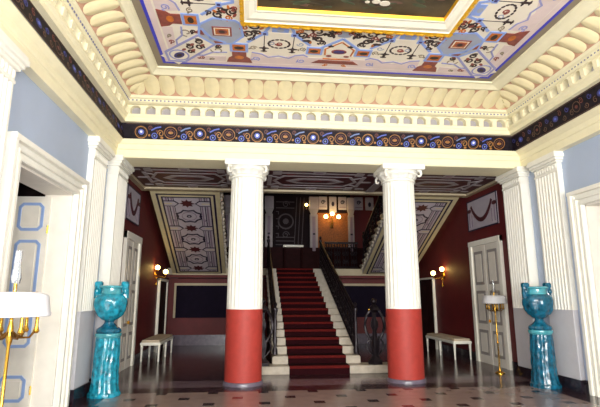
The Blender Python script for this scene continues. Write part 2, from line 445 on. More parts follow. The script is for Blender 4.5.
# ------------------------------------------------------------------ painted ceiling
b = MB()
FX0, FX1, FY1, FY0 = -0.24, 2.97, 6.31, 1.0
b.box(WL - .4, WR + .4, YF - .4, YB0 + .6, CZ, CZ + .25, 'ceil_cream')
yfc = YF + (YB0 - 7.85)
XC2 = (FX0 + FX1) / 2
OX0, OX1, OY1 = -1.74, 4.45, 7.85
def Pc(x, y, h): return (x, y, CZ - h)
# field colours
b.line(Pc, [(OX0 + .13, yfc + .13), (OX0 + .13, OY1 - .13), (OX1 - .13, OY1 - .13), (OX1 - .13, yfc + .13)], .26, 'ceil_pink', .002, True)
b.line(Pc, [(OX0 + .06, yfc + .06), (OX0 + .06, OY1 - .06), (OX1 - .06, OY1 - .06), (OX1 - .06, yfc + .06)], .12, 'taupe', .004, True)
b.line(Pc, [(OX0 + .14, yfc + .14), (OX0 + .14, OY1 - .14), (OX1 - .14, OY1 - .14), (OX1 - .14, yfc + .14)], .05, 'ceil_blue', .006, True)
H = 1.605
def half(P, seed):
    rnd = random.Random(seed)
    # a: distance from the strip's middle, v: from the frame outwards
    def poly(pts, k, h): b.poly(P, pts, k, h)
    # pink zone inside the scalloped line
    poly([(0, 1.02), (.5, 1.02), (.62, .95), (.75, .98), (1.0, 1.1), (1.25, .98), (1.45, .95), (1.5, 1.3), (0, 1.3)], 'ceil_pink', .003)
    b.line(P, [(.5, 1.0), (.58, .94), (.72, .98), (.82, 1.08), (1.0, 1.02), (1.17, 1.08), (1.28, .98), (1.45, .94)], .03, 'ceil_greyblue', .006)
    # panel with wreath
    poly([(.55, .68), (.75, .35), (.83, .3), (1.19, .3), (1.27, .35), (1.46, .68), (1.46, .9), (1.28, .94), (1.0, .99), (.72, .94), (.55, .9)], 'ceil_cream', .004)
    b.line(P, [(.5, .62), (.77, .33), (.84, .12), (1.18, .12), (1.26, .33), (1.52, .62)], .05, 'ceil_sky', .007)
    b.rect(P, 1.01, .2, .26, .13, 'ceil_sky', .008); b.oval(P, 1.01, .21, .06, .045, 'ceil_steel', .010)
    b.rect(P, .78, .33, .11, .09, 'ceil_sky', .009); b.rect(P, 1.25, .33, .11, .09, 'ceil_sky', .009)
    b.rect(P, .78, .33, .05, .05, 'ceil_navy', .011); b.rect(P, 1.25, .33, .05, .05, 'ceil_navy', .011)
    for i in range(14):
        a = 2 * PI * i / 14; b.oval(P, 1.01 + .17 * math.cos(a), .62 + .13 * math.sin(a), .036, .02, 'ceil_black', .007, 8, a + PI / 2)
    b.curl(P, 1.01, .62, .06, 'ceil_maroon', .025, .008)
    for u in (.78, 1.25):
        b.line(P, [(u, .38), (u, .74)], .014, 'ceil_black', .007); b.oval(P, u, .8, .025, .1, 'ceil_black', .008, 10)
        b.oval(P, u, .77, .085, .022, 'ceil_black', .009, 10); b.oval(P, u, .87, .055, .018, 'ceil_black', .009, 10)
        b.curl(P, u - .12, .6, .06, 'ceil_steel', .02, .006, 1.1)
    # central house
    poly([(0, .42), (.26, .68), (.24, .95), (0, .98)], 'ceil_cream', .005)
    b.line(P, [(0, .36), (.3, .66), (.3, .74)], .05, 'ceil_sky', .008); b.line(P, [(0, .46), (.24, .7), (.22, .9)], .028, 'ceil_orange', .009)
    b.poly(P, [(0, .70)] + [(.13 * math.sin(PI * i / 8), .77 - .075 * math.cos(PI * i / 8)) for i in range(1, 8)] + [(0, .845)], 'ceil_maroon', .010)
    b.poly(P, [(0, .725)] + [(.095 * math.sin(PI * i / 8), .77 - .05 * math.cos(PI * i / 8)) for i in range(1, 8)] + [(0, .82)], 'ceil_navy', .013)
    b.oval(P, .15, .92, .05, .03, 'ceil_maroon', .011, 8); b.oval(P, .16, .6, .05, .03, 'ceil_black', .011, 8)
    poly([(0, 1.08), (.3, 1.08), (.42, 1.2), (0, 1.2)], 'ceil_maroon', .007); b.rect(P, .12, 1.03, .24, .03, 'ceil_orange', .008)
    # orange blocks
    b.rect(P, .41, .78, .28, .24, 'ceil_sky', .009); b.rect(P, .41, .78, .2, .16, 'ceil_orange', .012); b.oval(P, .42, .78, .07, .045, 'ceil_black', .014, 10)
    b.rect(P, 1.66, .8, .3, .28, 'ceil_sky', .009); b.rect(P, 1.66, .8, .21, .19, 'ceil_orange', .012); b.oval(P, 1.66, .8, .08, .05, 'ceil_black', .014, 10)
    poly([(1.54, .95), (1.78, .95), (1.78, 1.1), (1.84, 1.16), (1.88, 1.3), (1.44, 1.3), (1.48, 1.16), (1.54, 1.1)], 'ceil_maroon', .011)
    b.oval(P, 1.66, 1.12, .08, .06, 'ceil_orange', .013, 10)
    # black arabesques between the frame and the blue line
    for (u, v, r, d) in [(.2, .12, .09, 1), (.42, .2, .11, -1), (.6, .1, .08, 1), (.66, .32, .09, 1), (.4, .42, .08, -1), (.22, .28, .06, 1), (1.4, .14, .1, 1), (1.5, .36, .09, -1), (1.36, .3, .06, 1), (.56, .5, .05, 1)]:
        b.curl(P, u, v, r, 'ceil_black', .032, .006, 1.35, rnd.random() * 6, d)
        b.oval(P, u + r * .9, v - r * .4, .05, .026, rnd.choice(['ceil_black', 'ceil_maroon', 'ceil_black']), .008, 8, rnd.random() * 3)
        b.oval(P, u - r, v + r * .5, .045, .022, rnd.choice(['ceil_black', 'ceil_orange']), .008, 8, rnd.random() * 3)
    for (u, v, r_, k, w_) in [(.1, .2, .05, 'ceil_maroon', .02), (.3, .1, .05, 'ceil_orange', .02), (.5, .3, .06, 'ceil_maroon', .02), (.7, .2, .05, 'ceil_orange', .02), (.32, .52, .06, 'ceil_black', .02), (1.45, .5, .05, 'ceil_black', .02), (1.56, .2, .06, 'ceil_orange', .02), (1.33, .1, .05, 'ceil_maroon', .02),
                          (.62, .75, .06, 'taupe', .018), (1.42, .78, .06, 'taupe', .018), (.15, 1.25, .04, 'ceil_orange', .015), (.6, 1.15, .07, 'ceil_greyblue', .02), (1.38, 1.15, .07, 'ceil_greyblue', .02), (1.98, .8, .05, 'ceil_black', .02), (2.3, 1.2, .05, 'ceil_maroon', .018), (2.12, 1.22, .04, 'taupe', .018)]:
        b.curl(P, u, v, r_, k, w_, .008, 1.3, rnd.random() * 6, 1 if rnd.random() > .5 else -1)
        b.oval(P, u + r_, v + r_ * .5, .03, .016, k, .009, 8, rnd.random() * 3)
    poly([(0, .05), (.16, .05), (.1, .3), (0, .33)], 'ceil_steel', .005)
    # towards the corner: half of the lobed corner field
    b.line(P, [(1.86, .66), (2.02, .58), (2.12, .52)], .05, 'ceil_sky', .010)
    b.line(P, [(1.86, .98), (2.1, 1.0), (2.25, 1.12), (2.62, 1.14)], .03, 'ceil_greyblue', .007)
    poly([(1.9, .66), (2.06, .62), (2.0, .8)], 'ceil_maroon', .009)
    b.curl(P, 2.02, .92, .11, 'ceil_taupe' if 'ceil_taupe' in M else 'taupe', .02, .006, 1.0)
    poly([(1.88, 1.12), (2.2, 1.14), (2.6, 1.2), (2.7, 1.3), (1.9, 1.3)], 'ceil_pink', .004)
def corner(P):      # P(d, e): d along the diagonal outwards from the frame corner, e across
    b.poly(P, [(.08, -.06), (.3, -.33), (.6, -.36), (.86, -.16), (.86, .16), (.6, .36), (.3, .33), (.08, .06)], 'ceil_steel', .008)
    b.line(P, [(.08, -.06), (.3, -.33), (.6, -.36), (.86, -.16), (.86, .16), (.6, .36), (.3, .33), (.08, .06)], .04, 'ceil_sky', .010, True)
    def P2(x, y, h): c, q = math.cos(PI / 4), math.sin(PI / 4); return P(.46 + x * c - y * q, x * q + y * c, h)
    b.rect(P2, 0, 0, .32, .26, 'ceil_maroon', .013); b.rect(P2, 0, 0, .26, .2, 'ceil_cream', .015); b.rect(P2, 0, 0, .22, .17, 'ceil_orange', .016); b.oval(P2, 0, 0, .09, .065, 'ceil_maroon', .017); b.oval(P2, 0, 0, .05, .035, 'ceil_black', .019)
    b.poly(P, [(.86, -.16), (1.9, -.2), (1.9, .2), (.86, .16)], 'ceil_cream', .008)
    b.line(P, [(.86, -.18), (1.72, -.22), (1.92, 0), (1.72, .22), (.86, .18)], .045, 'ceil_greyblue', .011)
    b.ring(P, 1.62, 0, .17, .03, 'ceil_greyblue', .012); b.oval(P, 1.62, 0, .12, .075, 'ceil_navy', .014); b.oval(P, 1.62, 0, .06, .035, 'ceil_black', .016)
    for (u, v, r, d) in [(1.0, .06, .08, 1), (1.12, -.07, .08, -1), (1.25, .06, .08, 1), (1.36, -.06, .06, -1)]:
        b.curl(P, u, v, r, 'ceil_black', .035, .012, 1.3, v * 30, d); b.oval(P, u + .04, -v, .05, .03, 'ceil_maroon', .013, 8)
for sx in (-1, 1):
    half(lambda a, v, h, sx=sx: (XC2 + sx * a, FY1 + v * .97, CZ - h), 1)
    half(lambda a, v, h, sx=sx: (XC2 + sx * (H + v * .93), FY1 - (H - a), CZ - h), 2)
    half(lambda a, v, h, sx=sx: (XC2 + sx * (H + v * .93), FY0 + (H - a), CZ - h), 2)
    half(lambda a, v, h, sx=sx: (XC2 + sx * a, FY0 - v * .97, CZ - h), 1)
    r2 = math.sqrt(.5)
    corner(lambda d, e, h, sx=sx: (XC2 + sx * (H + (d + e) * r2 * .93), FY1 + (d - e) * r2 * .97, CZ - h))
    corner(lambda d, e, h, sx=sx: (XC2 + sx * (H + (d + e) * r2 * .93), FY0 - (d - e) * r2 * .97, CZ - h))
b.build('ceiling', kind='structure')
# painting in the middle of the ceiling
t = thing('ceiling_painting', 'dark landscape painting in a wide white and gilt frame set into ceiling centre', 'painting', (XC2, (FY0 + FY1) / 2, CZ))
IX0, IX1, IY0, IY1 = 0.0, 2.70, FY0 + .4, 5.9
b = MB()
def fr_loop(pts, ks):
    for i in range(len(pts) - 1):
        (w0, z0), (w1, z1) = pts[i], pts[i + 1]
        def R(w): return [(FX0 + w * .24, FY0 + w * .4), (FX1 - w * .27, FY0 + w * .4), (FX1 - w * .27, FY1 - w * .41), (FX0 + w * .24, FY1 - w * .41)]
        a, c = R(w0), R(w1)
        for j in range(4):
            b.add([(*a[j], z0), (*a[(j + 1) % 4], z0), (*c[(j + 1) % 4], z1), (*c[j], z1)], [(0, 1, 2, 3)], ks[i])
fr_loop([(0, CZ), (0, 5.56), (.1, 5.53), (.2, 5.54), (.25, 5.555), (.5, 5.53), (.8, 5.55), (.9, 5.535), (.955, 5.54), (1, 5.585)], ['gilt', 'gilt', 'gilt', 'frame_white', 'frame_white', 'frame_white', 'frame_white', 'frame_white', 'gilt'])
b.build('frame', t)
b = MB(); pts = []; rr = []
cs = [(FX0 + .012, FY0 + .012), (FX0 + .012, FY1 - .012), (FX1 - .012, FY1 - .012), (FX1 - .012, FY0 + .012), (FX0 + .012, FY0 + .012)]
for i in range(4):
    n = 120 if i % 2 == 0 else 80
    for j in range(n + (i == 3)):
        q = j / n; pts.append((cs[i][0] + (cs[i + 1][0] - cs[i][0]) * q, cs[i][1] + (cs[i + 1][1] - cs[i][1]) * q, 5.55)); rr.append((.026, .034, .014, .03)[j % 4])
b.tube(pts, rr, 'gilt', 6); b.build('gilt_beading', t)
b = MB(); b.box(IX0, IX1, IY0, IY1, 5.585, 5.61, 'canvas_dark')
rnd = random.Random(3)
def Pp(x, y, h): return (x, y, 5.585 - h)
for i in range(190): b.oval(Pp, rnd.uniform(.15, 2.5), rnd.uniform(4.6, 5.82), rnd.uniform(.03, .13), rnd.uniform(.012, .035), rnd.choice(['canvas_green', 'canvas_green', 'canvas_rose', 'canvas_dark', 'canvas_dark', 'ceil_black']), .001 + i * .00004, 10, rnd.uniform(-.4, .4))
for (x, y, r) in ((1.62, 5.62, .06), (1.75, 5.65, .075), (1.5, 5.64, .035)): b.oval(Pp, x, y, r, r * .7, 'canvas_cloud', .009, 12)
b.build('canvas', t)

# ------------------------------------------------------------------ columns and pilasters
def column(x, y, label):
    t = thing('column', label, 'column', (x, y, 0), 'columns carrying the beam')
    R0 = .345
    b = MB(); b.lathe([(.375, 0), (.375, .05), (.365, .065), (.352, .07)], (x, y, 0), 'marble_grey', 48); b.build('base', t, smooth=True)
    b = MB(); b.lathe([(R0 + .004, .07), (R0 + .004, 1.37)], (x, y, 0), 'red_dado', 64); b.build('red_lower_shaft', t, smooth=True)
    b = MB()
    fl = lambda a, z: 1 - .045 * (max(0, math.sin(24 * a / 2) ** 2) ** .7 if 1.42 < z < 3.9 else 0)
    b.lathe([(R0, 1.37), (R0, 1.40), (R0 - .001, 1.43), (R0 - .006, 2.2), (R0 - .014, 3.0), (R0 - .022, 3.88), (R0 - .022, 3.92), (R0 + .008, 3.93), (R0 + .008, 3.95), (R0 - .025, 3.96), (R0 - .025, 3.99)], (x, y, 0), 'white_plaster', 192, fl)
    b.build('fluted_shaft', t, smooth=True, ang=60)
    b = MB()
    lf = lambda a, z: 1 + .05 * abs(math.sin(8 * a)) * (1 if z < 4.1 else .4)
    b.lathe([(.315, 3.975), (.335, 3.985), (.35, 4.02), (.375, 4.05), (.405, 4.075), (.40, 4.09), (.385, 4.095), (.41, 4.125), (.425, 4.14)], (x, y, 0), 'white_plaster', 96, lf)
    for sx in (-1, 1):
        for sy in (-1, 1):
            d = .7071
            pts = []
            for i in range(14):
                a = -.3 + i / 13 * 4.6; r = .085 * (1 - .055 * i)
                q = .40 + .075 + r * math.sin(a) * .8
                pts.append((x + sx * d * q, y + sy * d * q, 4.055 + r * math.cos(a)))
            b.tube(pts, [.032 - .0012 * i for i in range(14)], 'white_plaster', 7)
    b.bbox(x - .44, x + .44, y - .44, y + .32, 4.14, 4.25, 'white_plaster', .012)
    b.build('capital', t, smooth=True, ang=40)
column(-0.14, 9.30, 'white fluted column with red lower shaft, left of the grand staircase')
column(3.01, 9.30, 'white fluted column with red lower shaft, right of the grand staircase')

def pilaster(side, y0, y1, depth, label, name='pilaster', ztop=4.27):
    wx_ = WL if side < 0 else WR
    n = -side                                   # direction into the room
    f = wx_ + n * depth
    t = thing(name, label, 'pilaster', (wx_, (y0 + y1) / 2, 0), 'wall pilasters')
    b = MB(); b.bbox(min(wx_, f), max(wx_, f), y0, y1, .2, 1.37, 'lavender_dado', .006); b.build('lower_shaft', t)
    # fluted shaft: cross-section with seven grooves, extruded
    sec = [(wx_, y0), (f, y0)]; nf = 7; mg = .035; w = (y1 - y0 - 2 * mg) / nf
    for i in range(nf):
        a = y0 + mg + i * w
        for j in range(7):
            q = PI * j / 6; sec.append((f - n * .028 * math.sin(q), a + w * .12 + w * .76 * j / 6))
    sec += [(f, y1), (wx_, y1)]
    b = MB(); m = len(sec); z0, z1 = 1.37, ztop - .34
    b.add([(x, y, z0) for x, y in sec] + [(x, y, z1) for x, y in sec], [(i, (i + 1) % m, (i + 1) % m + m, i + m) for i in range(m)] + [tuple(range(m)), tuple(range(m, 2 * m))], 'white_plaster')
    b.build('fluted_shaft', t)
    b = MB()
    def band(e, z0, z1): x = [wx_, f + n * e]; b.bbox(min(x), max(x), y0 - e, y1 + e, z0, z1, 'white_plaster', .006)
    band(.015, ztop - .36, ztop - .32); band(.005, ztop - .32, ztop - .2)
    band(.04, ztop - .2, ztop - .16); band(.07, ztop - .16, ztop - .11); band(.1, ztop - .11, ztop - .04); band(.085, ztop - .04, ztop)
    k = 9
    for i in range(k):
        yy = y0 + (i + .5) * (y1 - y0) / k
        b.ball((f + n * .008, yy, ztop - .26), .05, 'white_plaster', .35, .62, 1.0, 8)
    b.build('capital', t, smooth=True)
    b = MB(); x = [wx_, f + n * .02]; b.box(min(x), max(x), y0 - .02, y1 + .02, 0, .2, 'black_marble'); b.build('plinth', t)
for sd, nm in ((-1, 'left'), (1, 'right')):
    pilaster(sd, 4.40, 5.10, .13, 'fluted white pilaster on the blue %s wall nearest the viewer, before the door' % nm)
    pilaster(sd, 7.9, 8.6, .1, 'fluted white pilaster on the blue %s wall, between the door and the end pier' % nm)
    pilaster(sd, 8.97, 9.66, .2, 'fluted white end pier on the %s, carrying the end of the beam' % nm, 'end_pier')
# baseboards
for sd, nm, w in ((-1, 'left', WL), (1, 'right', WR)):
    n = -sd; x = [w, w + n * .03]
    box_struct('baseboard_' + nm, [(min(x), max(x), YF, DY0 - CW, 0, .2, 'black_marble'), (min(x), max(x), DY1 + CW, 8.97, 0, .2, 'black_marble')])

# ------------------------------------------------------------------ doors of the front room
def room_door(side, name):
    w = WL if side < 0 else WR; n = -side
    t = bpy.data.objects.new(name, None); COL.objects.link(t); t.location = (w, (DY0 + DY1) / 2, 0); t['kind'] = 'structure'
    b = MB()
    def bb(d0, d1, y0, y1, z0, z1, k='white_plaster', bev=.008):
        x = [w + n * d0, w + n * d1]; b.bbox(min(x), max(x), y0, y1, z0, z1, k, bev)
    for (i, s2) in ((DY0, -1), (DY1, 1)):          # i: edge of the opening, s2: away from it
        def vb(d, e0, e1, z1, k='white_plaster'): bb(0, d, min(i + s2 * e0, i + s2 * e1), max(i + s2 * e0, i + s2 * e1), 0, z1, k)
        vb(.06, .012, CW - .006, DZ + .22); vb(.085, -.004, .05, DZ + .052); vb(.105, .09, .12, DZ + .122); vb(.125, CW - .08, CW, DZ + .255); vb(.095, CW - .12, CW - .07, DZ + .16)
    bb(0, .062, DY0 - CW + .008, DY1 + CW - .008, DZ + .012, DZ + .23); bb(0, .135, DY0 - CW - .004, DY1 + CW + .004, DZ + .19, DZ + .26); bb(0, .088, DY0 - .048, DY1 + .048, DZ - .004, DZ + .05); bb(0, .108, DY0 - .118, DY1 + .118, DZ + .09, DZ + .12)
    b.build('casing', t)
    b = MB()       # panelled jamb lining in the wall's thickness
    for y0, y1 in ((DY0, DY0 + .03), (DY1 - .03, DY1)):
        x = [w, w - n * .4]; b.box(min(x), max(x), y0, y1, 0, DZ, 'door_paint')
    x = [w, w - n * .4]; b.box(min(x), max(x), DY0, DY1, DZ - .03, DZ, 'door_paint')
    b.build('jamb_lining', t)
    # open leaf swung into the next room
    a = math.radians(4); hx, hy = w - n * .3, DY1 - .06
    dx, dy = -n * math.cos(a), math.sin(a); nx, ny = dy, -dx
    if ny > 0: nx, ny = -nx, -ny
    b = MB(); W, Z = .54, DZ - .06
    def P(u, z, h): return (hx + dx * u + nx * h, hy + dy * u + ny * h, z)
    v = [P(u, z, h) for h in (-.05, 0) for z in (.01, Z) for u in (0, W)]
    b.add(v, [(0, 1, 3, 2), (4, 5, 7, 6), (0, 1, 5, 4), (2, 3, 7, 6), (0, 2, 6, 4), (1, 3, 7, 5)], 'door_paint')
    leaf = b.build('door_leaf', t)
    for z0, z1 in ((.16, .48), (.9, 2.42), (2.6, 2.99)):
        b = MB()
        rc = [(.1, z0 + .05), (.15, z0), (W - .15, z0), (W - .1, z0 + .05), (W - .1, z1 - .05), (W - .15, z1), (.15, z1), (.1, z1 - .05)]
        b.line(P, rc, .042, 'door_blue', .012, True); b.poly(P, [(.15, z0 + .06), (W - .15, z0 + .06), (W - .15, z1 - .06), (.15, z1 - .06)], 'door_paint', .012)
        b.build('door_panel', leaf)
    b = MB()
    for z in (.3, 1.5, 2.6): b.lathe([(.012, -.06), (.012, .06)], (*P(0, z, .012)[:2], z), 'brass', 8)
    b.build('hinges', leaf)
    b = MB(); q = P(W - .06, 1.02, .05); b.ball(q, .032, 'brass'); b.tube([P(W - .06, 1.02, 0), q], .011, 'brass'); b.build('door_knob', leaf, smooth=True)
room_door(-1, 'door_1'); room_door(1, 'door_2')

# ------------------------------------------------------------------ gallery ceiling over the front of the hall
GZ, GY0, GY1 = 4.32, YB1, 12.0
b = MB(); b.box(HL, HR, GY0, GY1, GZ, GZ + .2, 'gal_maroon')
def Pg(x, y, h): return (x, y, GZ - h)
b.box(HL, HR, GY0, GY0 + .2, GZ - .02, GZ, 'gal_grey'); b.box(HL, HR, GY1 - .22, GY1, GZ - .05, GZ, 'hall_cream')
b.box(HL, HL + .12, GY0, GY1, GZ - .06, GZ, 'hall_cream'); b.box(HR - .12, HR, GY0, GY1, GZ - .06, GZ, 'hall_cream')
def bay(x0, x1):
    y0, y1 = GY0 + .25, GY1 - .3; xc, yc = (x0 + x1) / 2, (y0 + y1) / 2; hx, hy = (x1 - x0) / 2, (y1 - y0) / 2
    def Q(u, v, h): return Pg(xc + u * hx, yc + v * hy, h)
    k = 'gal_grey'; w = .07
    b.line(Q, [(-.62, -.78), (.62, -.78)], w * 1.3, k, .006); b.line(Q, [(-.62, .78), (.62, .78)], w * 1.3, k, .006)
    b.line(Q, [(-.78, -.55), (-.78, .55)], w, k, .006); b.line(Q, [(.78, -.55), (.78, .55)], w, k, .006)
    b.line(Q, [(-.55, -.5), (.55, -.5), (.7, 0), (.55, .5), (-.55, .5), (-.7, 0)], w * .8, k, .007, True)
    b.poly(Q, [(-.5, 0), (-.3, -.28), (.3, -.28), (.5, 0), (.3, .28), (-.3, .28)], k, .005)
    b.poly(Q, [(-.36, 0), (-.2, -.14), (.2, -.14), (.36, 0), (.2, .14), (-.2, .14)], 'gal_maroon', .008); b.oval(Q, 0, 0, .12, .07, 'gal_red', .010)
    for s in (-1, 1):
        b.rect(Q, 0, .86 * s, .2, .3, k, .009); b.rect(Q, 0, .86 * s, .12, .14, 'sof_mauve', .011)
        b.rect(Q, .86 * s, 0, .22, .12, k, .009)
        for q in (-1, 1):
            b.poly(Q, [(.6 * s, .62 * q), (.74 * s, .62 * q), (.74 * s, .88 * q), (.6 * s, .95 * q)], k, .008); b.rect(Q, .88 * s, .78 * q, .16, .1, k, .008)
            b.oval(Q, .46 * s, .64 * q, .07, .06, 'gal_red', .008)
            b.line(Q, [(.8 * s, .5 * q), (.62 * s, .3 * q)], .05, k, .009)
bay(HL + .15, -.35); bay(.05, 2.85); bay(3.25, HR - .15)
for x in (-.14, 3.01): b.box(x - .1, x + .1, GY0, GY1, GZ - .03, GZ, 'gal_grey')
b.build('ceiling_gallery', kind='structure')

# ------------------------------------------------------------------ staircases
SY0, RISE, RUN, NS = 10.3, .16, .40, 16
SX0, SX1 = .47, 2.43
st = thing('staircase', 'broad central stone flight rising to the landing between iron railings', 'staircase', (XC, SY0, 0))
for i in range(NS):
    b = MB(); y = SY0 + i * RUN; z = (i + 1) * RISE
    if i == 0: b.bbox(.18, 3.2, y - .02, YW - .5 if False else y + RUN + .1, 0, z, 'stone', .02)
    else:
        b.bbox(SX0, SX1, y - .03, y + RUN + .02, z - RISE - .02, z, 'stone', .02)
    b.build('step', st)
b = MB()      # solid side walls under the flight
for x0, x1 in ((SX0 + .06, SX0 + .16), (SX1 - .16, SX1 - .06)):
    pts = [(SY0 + .5, 0), (16.3, 0), (16.3, ZL - .4), (SY0 + .5, .14)]
    b.add([(x, y, z) for x in (x0, x1) for y, z in pts], [(0, 1, 2, 3), (4, 5, 6, 7), (0, 1, 5, 4), (1, 2, 6, 5), (2, 3, 7, 6), (3, 0, 4, 7)], 'dark_paint')
b.build('side_wall', st)
# runner: sheet folded over every step, light caught on the nosings painted in as lighter red
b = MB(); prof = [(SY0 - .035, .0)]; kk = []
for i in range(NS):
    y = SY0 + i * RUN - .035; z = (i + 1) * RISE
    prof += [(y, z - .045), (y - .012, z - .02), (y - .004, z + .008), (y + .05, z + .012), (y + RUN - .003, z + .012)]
    kk += ['carpet', 'carpet_nosing_lit', 'carpet_nosing_lit', 'carpet_nosing_lit', 'carpet']
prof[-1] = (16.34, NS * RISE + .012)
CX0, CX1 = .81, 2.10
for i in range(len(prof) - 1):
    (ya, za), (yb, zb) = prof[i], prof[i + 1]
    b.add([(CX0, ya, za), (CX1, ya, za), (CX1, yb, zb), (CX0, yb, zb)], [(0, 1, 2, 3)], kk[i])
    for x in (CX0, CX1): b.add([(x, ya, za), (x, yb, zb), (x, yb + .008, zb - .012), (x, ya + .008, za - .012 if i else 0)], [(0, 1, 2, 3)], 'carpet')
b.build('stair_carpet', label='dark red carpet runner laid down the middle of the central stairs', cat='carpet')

def scroll_panel(b, P, w, h):      # one wrought iron panel between two posts, P(u, z)
    for s in (-1, 1):
        def sp(u0, z0, r, a0, d, turns=1.3):
            return [P(u0 + r * (1 - .7 * i / 12) * math.cos(a0 + d * 2 * PI * turns * i / 12), z0 + r * (1 - .7 * i / 12) * math.sin(a0 + d * 2 * PI * turns * i / 12)) for i in range(13)]
        b.tube(sp(s * w * .22, h * .22, w * .22, PI / 2, s), .022, 'iron', 5); b.tube(sp(s * w * .22, h * .58, w * .23, -PI / 2, -s), .022, 'iron', 5); b.tube([P(s * w * .3, 0), P(s * w * .3, h)], .016, 'iron', 5); b.tube([P(s * w * .12, h * .8), P(s * w * .44, h * .95)], .014, 'iron', 5)
    b.tube([P(0, 0), P(0, h)], .022, 'iron', 5)
def railing(name, label, p0, p1, nb, group, hgt=.92, newels=(True, True)):
    p0, p1 = Vector(p0), Vector(p1)
    t = thing(name, label, 'railing', p0, group)
    at = lambda f: p0.lerp(p1, f)
    b = MB()
    up = Vector((0, 0, hgt))
    b.tube([at(0) + up, at(1) + up], .04, 'iron', 8); b.build('handrail', t, smooth=True)
    b = MB(); b.tube([at(0) + Vector((0, 0, .07)), at(1) + Vector((0, 0, .07))], .025, 'iron', 6); b.build('bottom_rail', t)
    b = MB(); b.tube([at(0) + up * .82, at(1) + up * .82], .016, 'iron', 6); b.build('middle_rail', t)
    first = None
    for i in range(nb):
        f = (i + .5) / nb; p = at(f)
        w = (p1 - p0).length / nb; d = (p1 - p0) / nb
        b = MB()
        def P(u, z): q = p + d * (u / w) ; return (q.x, q.y, q.z + .07 + z)
        scroll_panel(b, P, w, hgt - .1)
        b.build('baluster', t)
    for i, k in enumerate(newels):
        if k:
            p = at(i); b = MB()
            b.lathe([(.06, 0), (.06, .1), (.035, .16), (.05, .3), (.03, .4), (.045, .7), (.03, .85), (.055, .95), (.055, 1.0), (.02, 1.03), (.045, 1.1), (.0, 1.15)], p, 'iron', 10); b.build('newel', t, smooth=True)
    return t
top = (NS - 1) * RUN + SY0
for x, nm in ((SX0 + .06, 'left'), (SX1 - .06, 'right')):
    railing('stair_railing', 'dark wrought iron railing along the %s side of the central stairs' % nm, (x, SY0 + .55, .34), (x, top + .02, ZL), 15, 'central stair railings')
railing('landing_railing', 'short dark railing on the landing front right of the central stairs', (SX1 + .1, 16.36, ZL), (3.72, 16.36, ZL), 4, 'landing railings', newels=(False, False))
railing('landing_railing', 'short dark railing on the landing front left of the central stairs', (SX0 - .1, 16.36, ZL), (-.82, 16.36, ZL), 4, 'landing railings', newels=(False, False))
# sculpted newel posts on the wide bottom step
def newel(x, y, label):
    t = thing('newel_post', label, 'newel post', (x, y, .16), 'newel posts at the stair foot')
    b = MB(); b.lathe([(.16, 0), (.16, .06), (.1, .12), (.07, .2), (.1, .34), (.11, .46), (.06, .58), (.045, .7), (.09, .8), (.08, .9), (.045, .98), (.05, 1.1), (.12, 1.16), (.1, 1.22), (.03, 1.28)], (x, y, .16), 'iron', 16, lambda a, z: 1 + .1 * math.sin(6 * a)); b.build('shaft', t, smooth=True)
    b = MB()
    for s in (-1, 1):
        b.tube([(x + s * (.05 + .17 * math.sin(PI * i / 10)), y - .02, .6 + i * .075 + (.03 if i > 6 else 0)) for i in range(11)], .032, 'iron', 6)
        b.tube([(x + s * (.06 + .13 * math.sin(PI * i / 8)), y - .03, .35 + i * .05) for i in range(9)], .018, 'iron', 6)
    b.build('scroll_arms', t, smooth=True)
    b = MB(); b.ball((x, y, 1.5), .07, 'iron'); b.build('finial', t, smooth=True)
    b = MB(); b.ball((x - .13, y - .06, 1.32), .028, 'brass'); b.build('brass_boss', t, smooth=True); t.children[-1]['label'] = 'small brass boss'
newel(2.72, 10.5, 'ornate dark iron newel post at the foot of the stairs, right side')
newel(.24, 10.52, 'ornate dark iron newel post at the foot of the stairs, left side')

